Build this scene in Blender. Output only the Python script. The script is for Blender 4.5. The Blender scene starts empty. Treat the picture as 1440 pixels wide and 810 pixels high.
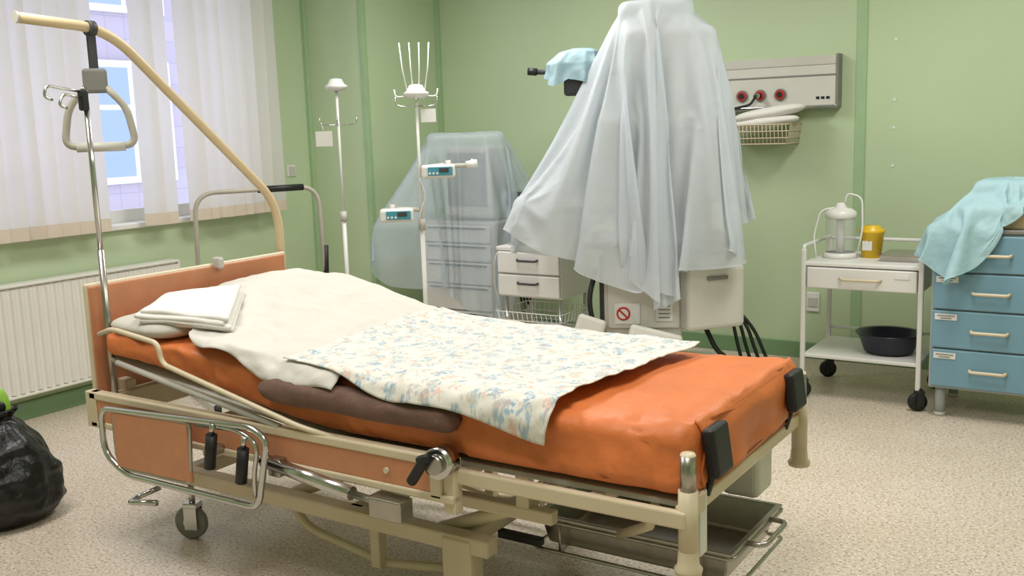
import bpy, bmesh, random
from math import *
from mathutils import Vector, Matrix, Euler, noise
random.seed(4)
S=bpy.context.scene
try:
    S.view_settings.view_transform='Standard'
except Exception: pass
def lin(c):
    c=c/255.0
    return c/12.92 if c<=.04045 else ((c+.055)/1.055)**2.4
def C(r,g,b): return (lin(r),lin(g),lin(b),1)
def N(nt,t,**k):
    n=nt.nodes.new(t)
    for a,b in k.items(): setattr(n,a,b)
    return n
def mat(name,col,rough=.5,metal=0,var=0,vs=8,bump=0,bs=60,transl=0,alpha=1,coat=0,emis=0,trans=0):
    m=bpy.data.materials.new(name); m.use_nodes=True; nt=m.node_tree
    p=nt.nodes['Principled BSDF']; out=nt.nodes['Material Output']
    p.inputs['Base Color'].default_value=col; p.inputs['Roughness'].default_value=rough
    p.inputs['Metallic'].default_value=metal; p.inputs['Coat Weight'].default_value=coat
    if trans: p.inputs['Transmission Weight'].default_value=trans
    if emis: p.inputs['Emission Color'].default_value=col; p.inputs['Emission Strength'].default_value=emis
    tc=N(nt,'ShaderNodeTexCoord')
    if var:
        n=N(nt,'ShaderNodeTexNoise'); n.inputs['Scale'].default_value=vs; n.inputs['Detail'].default_value=4
        nt.links.new(tc.outputs['Object'],n.inputs['Vector'])
        r=N(nt,'ShaderNodeValToRGB'); e=r.color_ramp.elements
        e[0].position=.3; e[1].position=.7
        e[0].color=tuple(c*(1-var) for c in col[:3])+(1,); e[1].color=tuple(min(1,c*(1+var*.6)) for c in col[:3])+(1,)
        nt.links.new(n.outputs['Fac'],r.inputs['Fac']); nt.links.new(r.outputs['Color'],p.inputs['Base Color'])
    if bump:
        n=N(nt,'ShaderNodeTexNoise'); n.inputs['Scale'].default_value=bs; n.inputs['Detail'].default_value=3
        nt.links.new(tc.outputs['Object'],n.inputs['Vector'])
        b=N(nt,'ShaderNodeBump'); b.inputs['Strength'].default_value=bump; b.inputs['Distance'].default_value=.02
        nt.links.new(n.outputs['Fac'],b.inputs['Height']); nt.links.new(b.outputs['Normal'],p.inputs['Normal'])
    sh=p.outputs[0]
    if transl:
        t=N(nt,'ShaderNodeBsdfTranslucent'); t.inputs['Color'].default_value=col
        mx=N(nt,'ShaderNodeMixShader'); mx.inputs[0].default_value=transl
        nt.links.new(sh,mx.inputs[1]); nt.links.new(t.outputs[0],mx.inputs[2]); sh=mx.outputs[0]
    if alpha<1:
        t=N(nt,'ShaderNodeBsdfTransparent')
        mx=N(nt,'ShaderNodeMixShader'); mx.inputs[0].default_value=alpha
        nt.links.new(t.outputs[0],mx.inputs[1]); nt.links.new(sh,mx.inputs[2]); sh=mx.outputs[0]
    nt.links.new(sh,out.inputs['Surface'])
    return m
def E(name):
    o=bpy.data.objects.new(name,None); S.collection.objects.link(o); o.empty_display_size=.1; return o
def mk(name,par,vs,fs,m,smooth=True):
    me=bpy.data.meshes.new(name); me.from_pydata([tuple(v) for v in vs],[],fs); me.update()
    if smooth:
        for p in me.polygons: p.use_smooth=True
    me.materials.append(m)
    o=bpy.data.objects.new(name,me); S.collection.objects.link(o)
    if par: o.parent=par
    return o
def box(name,par,c,s,m,rz=0,rx=0,ry=0,bev=.004,seg=2):
    bm=bmesh.new(); bmesh.ops.create_cube(bm,size=1)
    bmesh.ops.scale(bm,vec=s,verts=bm.verts)
    if bev: bmesh.ops.bevel(bm,geom=bm.edges[:],offset=min(bev,min(s)*.45),segments=seg,affect='EDGES',profile=.5)
    M=Matrix.Translation(c)@Euler((radians(rx),radians(ry),radians(rz)),'XYZ').to_matrix().to_4x4()
    bm.transform(M)
    me=bpy.data.meshes.new(name); bm.to_mesh(me); bm.free(); me.materials.append(m)
    o=bpy.data.objects.new(name,me); S.collection.objects.link(o)
    if par: o.parent=par
    return o
def bx(name,par,x0,x1,y0,y1,z0,z1,m,**k):
    return box(name,par,((x0+x1)/2,(y0+y1)/2,(z0+z1)/2),(abs(x1-x0),abs(y1-y0),abs(z1-z0)),m,**k)
def sweep(pts,r,seg=10,cyc=False,r2=None):
    P=[Vector(p) for p in pts]; n=len(P); vs=[];fs=[]
    prev=None
    for i in range(n):
        if cyc: t=(P[(i+1)%n]-P[i-1])
        else: t=P[min(i+1,n-1)]-P[max(i-1,0)]
        t.normalize()
        if prev is None:
            a=Vector((0,0,1)) if abs(t.z)<.9 else Vector((1,0,0)); u=t.cross(a).normalized()
        else:
            u=prev-t*prev.dot(t)
            u.normalize()
        prev=u; w=t.cross(u)
        rr=r if r2 is None else r+(r2-r)*i/(n-1)
        for k in range(seg):
            a=2*pi*k/seg; vs.append(P[i]+u*cos(a)*rr+w*sin(a)*rr)
    m=n if cyc else n-1
    for i in range(m):
        for k in range(seg):
            a=i*seg+k;b=i*seg+(k+1)%seg;c=((i+1)%n)*seg+(k+1)%seg;d=((i+1)%n)*seg+k
            fs.append((a,b,c,d))
    if not cyc:
        fs.append(tuple(range(seg))[::-1]); fs.append(tuple((n-1)*seg+k for k in range(seg)))
    return vs,fs
def fillet(pts,r,n=6,cyc=False):
    P=[Vector(p) for p in pts]; out=[]; L=len(P)
    for i in range(L):
        if not cyc and i in(0,L-1): out.append(P[i]); continue
        a=P[i-1];b=P[i];c=P[(i+1)%L]
        d1=(a-b);d2=(c-b); q=min(r,d1.length*.48,d2.length*.48)
        s=b+d1.normalized()*q; e=b+d2.normalized()*q
        for k in range(n+1):
            t=k/n; out.append(s*(1-t)**2+b*2*t*(1-t)+e*t*t)
    return out
def tubes(name,par,lst,m,seg=10):
    V=[];F=[]
    for it in lst:
        pts,r=it[0],it[1]; cyc=it[2] if len(it)>2 else False
        v,f=sweep(pts,r,seg,cyc); o=len(V); V+=v; F+=[tuple(o+i for i in q) for q in f]
    ob=mk(name,par,V,F,m)
    return ob
def tube(name,par,pts,r,m,fil=0,cyc=False,seg=12):
    if fil: pts=fillet(pts,fil,8,cyc)
    return tubes(name,par,[(pts,r,cyc)],m,seg)
def cyl(name,par,p1,p2,r,m,r2=None,seg=24):
    v,f=sweep([p1,p2],r,seg,False,r2); o=mk(name,par,v,f,m,True)
    for p in o.data.polygons:
        if len(p.vertices)>4: p.use_smooth=False
    return o
def lathe(name,par,c,prof,m,seg=32,sx=1,sy=1):
    V=[];F=[]
    for r,z in prof:
        for k in range(seg):
            a=2*pi*k/seg; V.append((c[0]+r*sx*cos(a),c[1]+r*sy*sin(a),c[2]+z))
    for i in range(len(prof)-1):
        for k in range(seg):
            F.append((i*seg+k,i*seg+(k+1)%seg,(i+1)*seg+(k+1)%seg,(i+1)*seg+k))
    return mk(name,par,V,F,m)
def grid(name,par,nu,nv,f,m,thick=0):
    V=[f(i/nu,j/nv) for j in range(nv+1) for i in range(nu+1)]
    F=[(j*(nu+1)+i,j*(nu+1)+i+1,(j+1)*(nu+1)+i+1,(j+1)*(nu+1)+i) for j in range(nv) for i in range(nu)]
    o=mk(name,par,V,F,m)
    if thick:
        s=o.modifiers.new('s','SOLIDIFY'); s.thickness=thick; s.offset=0
    return o
def ss(a,b,x):
    t=max(0,min(1,(x-a)/(b-a))); return t*t*(3-2*t)
def nz(x,y,z=0,s=1): return noise.noise(Vector((x*s,y*s,z*s)))
def interp(T,x):
    if x<=T[0][0]: return T[0][1:]
    for a,b in zip(T,T[1:]):
        if x<=b[0]:
            t=(x-a[0])/(b[0]-a[0]); return tuple(p+(q-p)*t for p,q in zip(a[1:],b[1:]))
    return T[-1][1:]
def loc(cx,cy,deg):
    c,s=cos(radians(deg)),sin(radians(deg))
    return lambda a,b,z:(cx+a*c-b*s,cy+a*s+b*c,z)
def drape(name,par,L,levels,hem,m,folds=9,amp=.05,n=2.6,seed=0,NT=260,NV=70,wr=.012,ph=0):
    lv=sorted(levels); zt=lv[-1][0]
    V=[];F=[]
    for j in range(NV+1):
        v=j/NV
        for i in range(NT):
            th=-pi+2*pi*i/NT
            h=interp(hem,degrees(th))[0]
            z=zt-(zt-h)*(v**1.15)
            aL,aR,bF,bB=interp(lv,z)
            ca,sa=cos(th),sin(th)
            e=2/n
            ux=abs(ca)**e*(1 if ca>=0 else -1); uy=abs(sa)**e*(1 if sa>=0 else -1)
            d=max(0,(zt-z))/max(.3,(zt-min(q[1] for q in hem)))
            w=sin(folds*th+ph+1.3*sin(2*th+seed)+.8*z)
            w=(1-abs(w))*2-1
            w2=sin(folds*2.3*th+seed*2+1.7*sin(3*th)-1.1*z)
            k=amp*d**.8*(w+.45*w2)
            a=((aR+aL)/2+(aR-aL)/2*ux)+ca*k
            b=((bF+bB)/2+(bB-bF)/2*uy)+sa*k
            q=L(a,b,z); nn=nz(q[0]+seed,q[1],q[2]*.7,7)*wr*1.6+nz(q[0],q[1]+seed,q[2],18)*wr*.7
            q=L(a+ca*nn*min(1,v*6),b+sa*nn*min(1,v*6),z+nn*.5*min(1,v*6))
            V.append(q)
    for j in range(NV):
        for i in range(NT):
            F.append((j*NT+i,j*NT+(i+1)%NT,(j+1)*NT+(i+1)%NT,(j+1)*NT+i))
    F.append(tuple(range(NT)))
    return mk(name,par,V,F,m)
# --- cloth simulation: sheets dropped on simple colliders, then frozen to plain meshes
SIM=[]; COL=[]
def collider(c,s,rz):
    o=box('collider',None,c,s,MW,rz=rz,bev=.02,seg=2)
    o.modifiers.new('c','COLLISION'); o.collision.thickness_outer=.012; o.collision.cloth_friction=30
    COL.append(o)
def cloth(name,L,R,z,n,m,pin,sd,stiff=8,bend=.25,ox=0,oy=0):
    V=[];F=[]
    for j in range(n+1):
        for i in range(n+1):
            x=2*i/n-1;y=2*j/n-1
            X=x*sqrt(1-y*y/2);Y=y*sqrt(1-x*x/2)
            r=interp(R,degrees(atan2(Y,X)))[0]
            V.append(L(X*r+ox,Y*r+oy,z+.012*nz(X*r,Y*r,sd,3)*(1 if hypot(X*r,Y*r)>.15 else 0)))
    for j in range(n):
        for i in range(n): F.append((j*(n+1)+i,j*(n+1)+i+1,(j+1)*(n+1)+i+1,(j+1)*(n+1)+i))
    o=mk(name,None,V,F,m)
    vg=o.vertex_groups.new(name='pin'); c0=Vector(L(ox,oy,z))
    for i,v in enumerate(V):
        if (Vector(v)-c0).length<pin: vg.add([i],1.0,'ADD')
    md=o.modifiers.new('cloth','CLOTH'); st=md.settings
    st.quality=6; st.mass=.12; st.tension_stiffness=stiff; st.compression_stiffness=stiff; st.shear_stiffness=stiff*.5; st.bending_stiffness=bend
    st.tension_damping=8;st.compression_damping=8;st.shear_damping=8; st.bending_damping=.6
    st.air_damping=2.0; st.vertex_group_mass='pin'
    md.collision_settings.distance_min=.010; md.collision_settings.collision_quality=3; md.collision_settings.use_self_collision=False
    md.collision_settings.friction=12
    SIM.append(o)
def run_sims(frames):
    for o in SIM:
        pc=o.modifiers['cloth'].point_cache; pc.frame_start=1; pc.frame_end=frames+5
    S.frame_start=1; S.frame_end=frames+5
    for f in range(1,frames+1): S.frame_set(f)
    dg=bpy.context.evaluated_depsgraph_get()
    res=[]
    for o in SIM:
        ev=o.evaluated_get(dg); me=bpy.data.meshes.new_from_object(ev,depsgraph=dg); res.append(me)
    for o,me in zip(SIM,res):
        o.modifiers.clear(); o.data=me; o.vertex_groups.clear()
        for p in me.polygons: p.use_smooth=True
        s=o.modifiers.new('sub','SUBSURF'); s.levels=1; s.render_levels=1
    for o in COL: bpy.data.objects.remove(o,do_unlink=True)
    S.frame_set(1)
def caster(name,par,x,y,r,m,m2,top=None,rz=0):
    c,s=cos(radians(rz)),sin(radians(rz)); w=.014
    prof=[(r*.35,-w),(r*.9,-w),(r,-w*.6),(r,w*.6),(r*.9,w),(r*.35,w),(r*.35,-w)]
    V=[];F=[];n=28
    for rr,t in prof:
        for k in range(n):
            a=2*pi*k/n; V.append((x+rr*cos(a)*c-t*s,y+rr*cos(a)*s+t*c,r+rr*sin(a)))
    for i in range(len(prof)-1):
        for k in range(n): F.append((i*n+k,i*n+(k+1)%n,(i+1)*n+(k+1)%n,(i+1)*n+k))
    mk(name+'_tyre',par,V,F,m)
    cyl(name+'_hub',par,(x+s*.018,y-c*.018,r),(x-s*.018,y+c*.018,r),r*.38,m2)
    T=top or r*2+.04
    for q in(-1,1):
        box(name+'_fork',par,(x-q*s*.022+r*.2*c,y+q*c*.022,r*1.35),(r*.8,.004,r*1.4),m2,rz=rz,bev=.001)
    box(name+'_crown',par,(x+r*.2*c,y,r*2.08),(r*.9,.05,.02),m2,rz=rz)
    cyl(name+'_stem',par,(x+r*.2*c,y,r*2.0),(x+r*.2*c,y,T),.012,m2)

# ---------------- materials
MW=mat('wall_green_paint',C(188,205,168),.5,var=.04,vs=1.5,bump=.03,bs=120)
MWT=mat('trim_green',C(160,188,146),.5,var=.05)
MBB=mat('baseboard_green',C(116,148,108),.5,var=.08)
MCEIL=mat('ceiling_white',C(234,234,232),.8,var=.03)
MWHITE=mat('white_enamel',C(226,225,221),.35,var=.03,vs=3)
MRAD=mat('radiator_white',C(226,223,215),.4,var=.02)
MBEIGE=mat('beige_powder_coat',C(212,197,168),.4,var=.05,vs=6)
MBEIGE2=mat('lifting_pole_beige',C(214,192,154),.4,var=.04)
MWOOD=mat('orange_laminate',C(202,136,98),.38,var=.08,vs=14)
MCHR=mat('chrome',C(200,200,198),.18,1,var=.05)
MSTEEL=mat('brushed_steel',C(176,172,164),.3,1,var=.12,vs=20)
MBLK=mat('black_rubber',C(24,24,26),.5,var=.1)
MGRY=mat('grey_plastic',C(128,126,120),.5,var=.05)
MHND=mat('handle_grey_beige',C(172,167,154),.5,var=.05)
MLG=mat('light_grey_plastic',C(196,193,184),.45,var=.05)
MDG=mat('dark_grey_plastic',C(62,62,64),.5,var=.1)
MORG=mat('orange_mattress_vinyl',C(216,120,62),.5,var=.1,vs=5,bump=.35,bs=14)
MBRN=mat('brown_quilt',C(112,84,72),.8,var=.15,vs=20,bump=.3,bs=30)
MSHEET=mat('white_cotton',C(223,219,210),.85,var=.03,vs=5,bump=.3,bs=16,transl=.1)
MFOLD=mat('folded_cotton',C(229,226,220),.85,var=.02,bump=.2,bs=20)
MPIL=mat('pillow_grey_white',C(198,194,184),.85,var=.06,bump=.2,bs=25)
MNW=mat('nonwoven_pale',C(224,231,237),.5,var=.04,vs=6,bump=.15,bs=25,transl=.36,alpha=.85)
MNWB=mat('nonwoven_sheer',C(206,218,226),.42,var=.06,vs=6,bump=.15,bs=25,transl=.32,alpha=.52)
MBLUEC=mat('nonwoven_blue',C(176,212,220),.6,var=.06,vs=8,bump=.2,bs=30,transl=.2)
MBLUED=mat('nonwoven_blue_grey',C(166,196,206),.6,var=.06,vs=8,bump=.2,bs=30,transl=.2)
MCAB=mat('cabinet_blue',C(118,158,178),.4,var=.04)
MCABF=mat('cabinet_frame_grey',C(166,173,174),.4,var=.05)
MTAN=mat('tan_box',C(204,180,142),.6,var=.06)
MBAG=mat('black_bag_plastic',C(16,16,18),.38,var=.2,bump=.8,bs=14)
MYEL=mat('yellow_plastic',C(232,190,40),.35,var=.04)
MGLASS=mat('clear_plastic',C(225,228,224),.1,alpha=.28)
MNAVY=mat('navy_plastic',C(22,24,44),.3,var=.1)
MRED=mat('red_plastic',C(190,50,40),.4,var=.05)
MPAPER=mat('paper_label',C(226,226,224),.7,var=.04,vs=40)
MSCR=mat('pump_screen_teal',C(70,140,156),.3,emis=.1)
MGRN=mat('green_plastic_bag',C(140,190,70),.4,var=.1)
MVENT=mat('panel_offwhite',C(206,204,195),.4,var=.03)
def floor_mat():
    m=bpy.data.materials.new('speckled_vinyl'); m.use_nodes=True; nt=m.node_tree; p=nt.nodes['Principled BSDF']
    tc=N(nt,'ShaderNodeTexCoord')
    def layer(scale,lo,hi,colA,colB,prev=None,seedoff=0):
        v=N(nt,'ShaderNodeTexNoise'); v.inputs['Scale'].default_value=scale; v.inputs['Detail'].default_value=2
        mp=N(nt,'ShaderNodeMapping'); mp.inputs['Location'].default_value=(seedoff,seedoff,0)
        nt.links.new(tc.outputs['Object'],mp.inputs[0]); nt.links.new(mp.outputs[0],v.inputs['Vector'])
        r=N(nt,'ShaderNodeMapRange'); r.inputs[1].default_value=lo; r.inputs[2].default_value=hi
        nt.links.new(v.outputs['Fac'],r.inputs[0])
        mx=N(nt,'ShaderNodeMix',data_type='RGBA'); nt.links.new(r.outputs[0],mx.inputs[0])
        if prev: nt.links.new(prev,mx.inputs[6])
        else: mx.inputs[6].default_value=colA
        mx.inputs[7].default_value=colB
        return mx.outputs[2]
    a=layer(2,.35,.65,C(208,194,176),C(215,202,186))
    a=layer(85,.55,.62,None,C(172,150,128),a,3)
    a=layer(95,.58,.64,None,C(236,230,218),a,9)
    a=layer(55,.61,.67,None,C(184,162,138),a,17)
    nt.links.new(a,p.inputs['Base Color']); p.inputs['Roughness'].default_value=.32
    return m
MFLOOR=floor_mat()
def pattern_mat():
    m=bpy.data.materials.new('printed_cotton'); m.use_nodes=True; nt=m.node_tree; p=nt.nodes['Principled BSDF']
    tc=N(nt,'ShaderNodeTexCoord'); prev=None
    for k,(sc,th,col) in enumerate([(17,.33,C(164,184,196)),(20,.28,C(222,188,172)),(22,.3,C(190,196,190)),(26,.26,C(208,198,184)),(13,.24,C(150,174,190)),(18,.22,C(186,178,176))]):
        mp=N(nt,'ShaderNodeMapping'); mp.inputs['Location'].default_value=(k*3.1,k*1.7,0); mp.inputs['Rotation'].default_value=(0,0,k*.7)
        mp.inputs['Scale'].default_value=(1,1,.3)
        nt.links.new(tc.outputs['Object'],mp.inputs[0])
        nn=N(nt,'ShaderNodeTexNoise'); nn.inputs['Scale'].default_value=45; nt.links.new(mp.outputs[0],nn.inputs['Vector'])
        ad=N(nt,'ShaderNodeVectorMath',operation='MULTIPLY_ADD'); ad.inputs[1].default_value=(.03,.03,.03)
        nt.links.new(nn.outputs['Color'],ad.inputs[0]); nt.links.new(mp.outputs[0],ad.inputs[2])
        v=N(nt,'ShaderNodeTexVoronoi'); v.inputs['Scale'].default_value=sc; nt.links.new(ad.outputs[0],v.inputs['Vector'])
        lt=N(nt,'ShaderNodeMapRange'); lt.inputs[1].default_value=th+.05; lt.inputs[2].default_value=th-.03
        nt.links.new(v.outputs['Distance'],lt.inputs[0])
        n2=N(nt,'ShaderNodeTexNoise'); n2.inputs['Scale'].default_value=80; nt.links.new(mp.outputs[0],n2.inputs['Vector'])
        r2=N(nt,'ShaderNodeMapRange'); r2.inputs[1].default_value=.4; r2.inputs[2].default_value=.55; nt.links.new(n2.outputs['Fac'],r2.inputs[0])
        mu=N(nt,'ShaderNodeMath',operation='MULTIPLY'); nt.links.new(lt.outputs[0],mu.inputs[0]); nt.links.new(r2.outputs[0],mu.inputs[1])
        mx=N(nt,'ShaderNodeMix',data_type='RGBA'); nt.links.new(mu.outputs[0],mx.inputs[0])
        if prev: nt.links.new(prev,mx.inputs[6])
        else: mx.inputs[6].default_value=C(225,221,211)
        mx.inputs[7].default_value=col; prev=mx.outputs[2]
    nt.links.new(prev,p.inputs['Base Color']); p.inputs['Roughness'].default_value=.85
    n=N(nt,'ShaderNodeTexNoise'); n.inputs['Scale'].default_value=18; nt.links.new(tc.outputs['Object'],n.inputs['Vector'])
    b=N(nt,'ShaderNodeBump'); b.inputs['Strength'].default_value=.3; b.inputs['Distance'].default_value=.02
    nt.links.new(n.outputs['Fac'],b.inputs['Height']); nt.links.new(b.outputs['Normal'],p.inputs['Normal'])
    return m
MPAT=pattern_mat()
def facade_mat():
    m=bpy.data.materials.new('tile_facade'); m.use_nodes=True; nt=m.node_tree; p=nt.nodes['Principled BSDF']
    tc=N(nt,'ShaderNodeTexCoord')
    sx=N(nt,'ShaderNodeSeparateXYZ'); cb=N(nt,'ShaderNodeCombineXYZ'); nt.links.new(tc.outputs['Object'],sx.inputs[0])
    nt.links.new(sx.outputs[1],cb.inputs[0]); nt.links.new(sx.outputs[2],cb.inputs[1])
    b=N(nt,'ShaderNodeTexBrick'); b.inputs['Scale'].default_value=2.2; b.offset=0
    b.inputs['Color1'].default_value=C(176,168,176); b.inputs['Color2'].default_value=C(184,176,182); b.inputs['Mortar'].default_value=C(160,156,168)
    b.inputs['Mortar Size'].default_value=.012; b.inputs['Brick Width'].default_value=.6; b.inputs['Row Height'].default_value=.6
    nt.links.new(cb.outputs[0],b.inputs['Vector']); nt.links.new(b.outputs['Color'],p.inputs['Base Color']); p.inputs['Roughness'].default_value=.8
    return m
MFAC=facade_mat()
MOUTW=mat('outside_window_glass',C(150,170,200),.15)
MBLIND=mat('blind_fabric',C(240,237,231),.85,var=.02,bump=.15,bs=200,transl=.5)
MBLHEM=mat('blind_hem',C(218,204,186),.8,var=.04,transl=.15)

# ---------------- room
XL,YB,XR,YF,ZC=-5.15,6.15,1.3,-1.4,2.85
bx('floor',None,XL-.2,XR+.2,YF-.2,YB+.2,-.1,0,MFLOOR,bev=0)
bx('ceiling',None,XL-.2,XR+.2,YF-.2,YB+.2,ZC,ZC+.1,MCEIL,bev=0)
bx('wall_back',None,XL-.2,XR+.2,YB,YB+.2,0,ZC,MW,bev=0)
bx('wall_right',None,XR,XR+.2,YF,YB,0,ZC,MW,bev=0)
bx('wall_front',None,XL-.2,XR+.2,YF-.2,YF,0,ZC,MW,bev=0)
wl=E('wall_left'); WY0,WY1,WZ0,WZ1=1.2,4.72,1.0,2.6
bx('below_window',wl,XL-.2,XL,YF,YB,0,WZ0,MW,bev=0)
bx('above_window',wl,XL-.2,XL,YF,YB,WZ1,ZC,MW,bev=0)
bx('before_window',wl,XL-.2,XL,YF,WY0,WZ0,WZ1,MW,bev=0)
bx('after_window',wl,XL-.2,XL,WY1,YB,WZ0,WZ1,MW,bev=0)
bx('wall_column',None,XL,-4.61,5.31,YB,0,ZC,MW,bev=0)
bx('trim_1',None,-1.55,-1.49,YB-.008,YB,0,ZC,MWT,bev=.002)
bx('trim_2',None,-4.64,-4.602,5.302,5.34,0,ZC,MWT,bev=.002)
bx('trim_3',None,-4.61,-4.58,YB-.03,YB,0,ZC,MWT,bev=.002)
bx('trim_4',None,XL,XL+.03,5.28,5.31,0,ZC,MWT,bev=.002)
bx('baseboard_back',None,-4.58,XR,YB-.015,YB,0,.1,MBB,bev=.003)
bx('baseboard_left',None,XL,XL+.015,YF,5.28,0,.1,MBB,bev=.003)
bx('baseboard_column',None,XL+.02,-4.60,5.295,5.31,0,.1,MBB,bev=.003)
bx('baseboard_right',None,XR-.015,XR,YF,YB-.02,0,.1,MBB,bev=.003)
sc=E('wall_screw_caps')
for z in(1.92,1.58,1.42,1.2): cyl('screw_cap',sc,(-1.33,YB+.001,z),(-1.33,YB-.004,z),.009,MWHITE)
w=E('window_1'); fx0,fx1=XL-.14,XL-.08
for y in(WY0,2.35,3.5,WY1-.07): bx('mullion',w,fx0,fx1,y,y+.07,WZ0,WZ1,MWHITE)
bx('frame_bottom',w,fx0,fx1,WY0,WY1,WZ0,WZ0+.08,MWHITE); bx('frame_top',w,fx0,fx1,WY0,WY1,WZ1-.07,WZ1,MWHITE)
bx('window_sill',w,XL-.08,XL+.04,WY0-.05,WY1+.05,WZ0-.03,WZ0+.004,MWHITE,bev=.008)
fb=E('neighbouring_building')
bx('facade',fb,-11.6,-11,-6,22,-4,9,MFAC,bev=0)
for zz in(-.9,1.0,3.1):
    for yy in(3.0,5.4,7.6,10.3,12.8):
        bx('outer_frame',fb,-11.0,-10.93,yy-.06,yy+1.16,zz-.06,zz+1.46,MWHITE,bev=.01)
        for k in(0,1):
            bx('pane',fb,-10.94,-10.915,yy+.03+k*.56,yy+.51+k*.56,zz+.03,zz+.85,MOUTW,bev=0)
            bx('pane_top',fb,-10.94,-10.915,yy+.03+k*.56,yy+.51+k*.56,zz+.92,zz+1.37,MOUTW,bev=0)
bl=E('vertical_blinds'); V=[];F=[];V2=[];F2=[]
ys=[]
y=1.3
while y<4.86:
    ys.append(y); y+=.098
for y in ys:
    if 3.53<y<3.83 or 3.98<y<4.06: continue
    a=radians(random.uniform(8,38)); xo=random.uniform(-.014,.014); sw=random.uniform(-.012,.012)
    n=6; hh=.0635
    for (vv,ff,z0,z1) in((V,F,1.055,2.62),(V2,F2,.985,1.055)):
        rows=10; o=len(vv)
        for j in range(rows+1):
            z=z0+(z1-z0)*j/rows
            tw=a+radians(6)*nz(y*3,z*.6)
            for i in range(n+1):
                t=(i/n*2-1); cv=.008*(1-t*t)
                dy=t*hh*cos(tw); dx=t*hh*sin(tw)+cv
                vv.append((XL+.13+xo+dx,y+dy+sw*(2.6-z),z))
        for j in range(rows):
            for i in range(n): ff.append((o+j*(n+1)+i,o+j*(n+1)+i+1,o+(j+1)*(n+1)+i+1,o+(j+1)*(n+1)+i))
mk('slats',bl,V,F,MBLIND); mk('slat_weights',bl,V2,F2,MBLHEM)
bx('head_rail',bl,XL+.02,XL+.2,1.2,4.95,2.62,2.68,MWHITE)
ra=E('radiator')
bx('core',ra,XL+.04,XL+.11,1.9,3.98,.16,.75,MRAD,bev=.01)
V=[];F=[]
n=520
for i in range(n+1):
    yy=1.91+2.06*i/n; x=XL+.115+.006*max(-1,min(1,2.2*sin(2*pi*(yy)/.05)))
    V+=[(x,yy,.175),(x,yy,.735)]
for i in range(n): F.append((2*i,2*i+2,2*i+3,2*i+1))
mk('ribbed_front',ra,V,F,MRAD)
bx('top_grille',ra,XL+.03,XL+.125,1.9,3.98,.745,.76,MRAD); bx('bottom_lip',ra,XL+.03,XL+.125,1.9,3.98,.155,.17,MRAD)
bx('wall_bracket_1',ra,XL,XL+.05,2.3,2.34,.2,.7,MRAD); bx('wall_bracket_2',ra,XL,XL+.05,3.5,3.54,.2,.7,MRAD)
bx('end_cap',ra,XL+.03,XL+.125,3.97,3.985,.155,.76,MRAD)
tube('pipe',ra,[(XL+.07,3.98,.2),(XL+.07,4.08,.2),(XL+.07,4.08,.0)],.012,MRAD,fil=.03)

# ---------------- bed
bed=E('hospital_bed')
box('headboard_panel',bed,(-3.31,2.69,.735),(.028,1.0,.47),MWOOD,bev=.012,seg=3)
box('headboard_edge',bed,(-3.31,2.69,.735),(.020,1.012,.482),MBEIGE,bev=.01,seg=3)
box('headboard_hook',bed,(-3.29,2.80,.975),(.05,.03,.05),MLG,bev=.01)
for y in(2.3,3.05): bx('headboard_stay',bed,-3.30,-3.24,y-.02,y+.02,.42,.6,MBEIGE)
bx('side_rail_near_foot',bed,-1.64,-.93,2.165,2.19,.505,.55,MBEIGE,bev=.006)
bx('side_rail_far',bed,-3.28,-.93,3.09,3.115,.505,.55,MBEIGE,bev=.006)
bx('upper_rail_near',bed,-3.28,-1.62,2.14,2.18,.555,.585,MBEIGE,bev=.006)
bx('side_panel_near',bed,-3.24,-1.70,2.145,2.165,.475,.556,MWOOD,bev=.003)
cyl('panel_bolt',bed,(-1.86,2.147,.515),(-1.86,2.138,.515),.009,MBEIGE)
bx('lower_rail_near',bed,-3.28,-1.62,2.14,2.18,.45,.475,MBEIGE,bev=.006)
bx('panel_end',bed,-1.70,-1.66,2.14,2.18,.46,.57,MBEIGE); bx('panel_end_head',bed,-3.30,-3.24,2.14,2.18,.45,.585,MBEIGE)
bx('upper_rail_far',bed,-3.28,-1.62,3.10,3.14,.55,.58,MBEIGE)
bx('foot_rail',bed,-.965,-.93,2.18,3.11,.52,.56,MBEIGE,bev=.006)
bx('head_rail',bed,-3.28,-3.23,2.18,3.11,.47,.56,MBEIGE,bev=.006)
for x in(-2.7,-2.2,-1.64,-1.2): bx('cross_member',bed,x-.02,x+.02,2.18,3.1,.505,.54,MBEIGE)
bx('lying_surface',bed,-2.1,-.97,2.22,3.08,.54,.556,MLG)
V=[(-3.25,2.22,.70),(-2.1,2.22,.55),(-2.1,3.08,.55),(-3.25,3.08,.70)]
o=mk('backrest_plate',bed,V,[(0,1,2,3)],MLG); md=o.modifiers.new('s','SOLIDIFY'); md.thickness=.015
for nm,y in(('near',2.195),('far',3.10)):
    x=-.935
    cyl('post_sleeve_'+nm,bed,(x,y,.44),(x,y,.60),.025,MBEIGE)
    cyl('post_chrome_'+nm,bed,(x,y,.60),(x,y,.69),.020,MSTEEL)
    lathe('post_cap_'+nm,bed,(x,y,.69),[(.020,0),(.017,.006),(.0,.008)],MBEIGE)
    lathe('post_foot_'+nm,bed,(x,y,.385),[(.0,0),(.034,.0),(.036,.012),(.028,.022),(.025,.06)],MBEIGE)
box('corner_bracket_near',bed,(-.93,2.27,.49),(.012,.05,.17),MWHITE,bev=.006)
box('bracket_arm_near',bed,(-.93,2.235,.55),(.02,.08,.05),MBEIGE)
box('control_box',bed,(-1.03,2.88,.45),(.12,.14,.19),MVENT,bev=.02,seg=3)
box('mattress_stop_near',bed,(-.905,2.315,.675),(.035,.11,.13),MBLK,ry=-8,bev=.012,seg=3)
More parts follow.
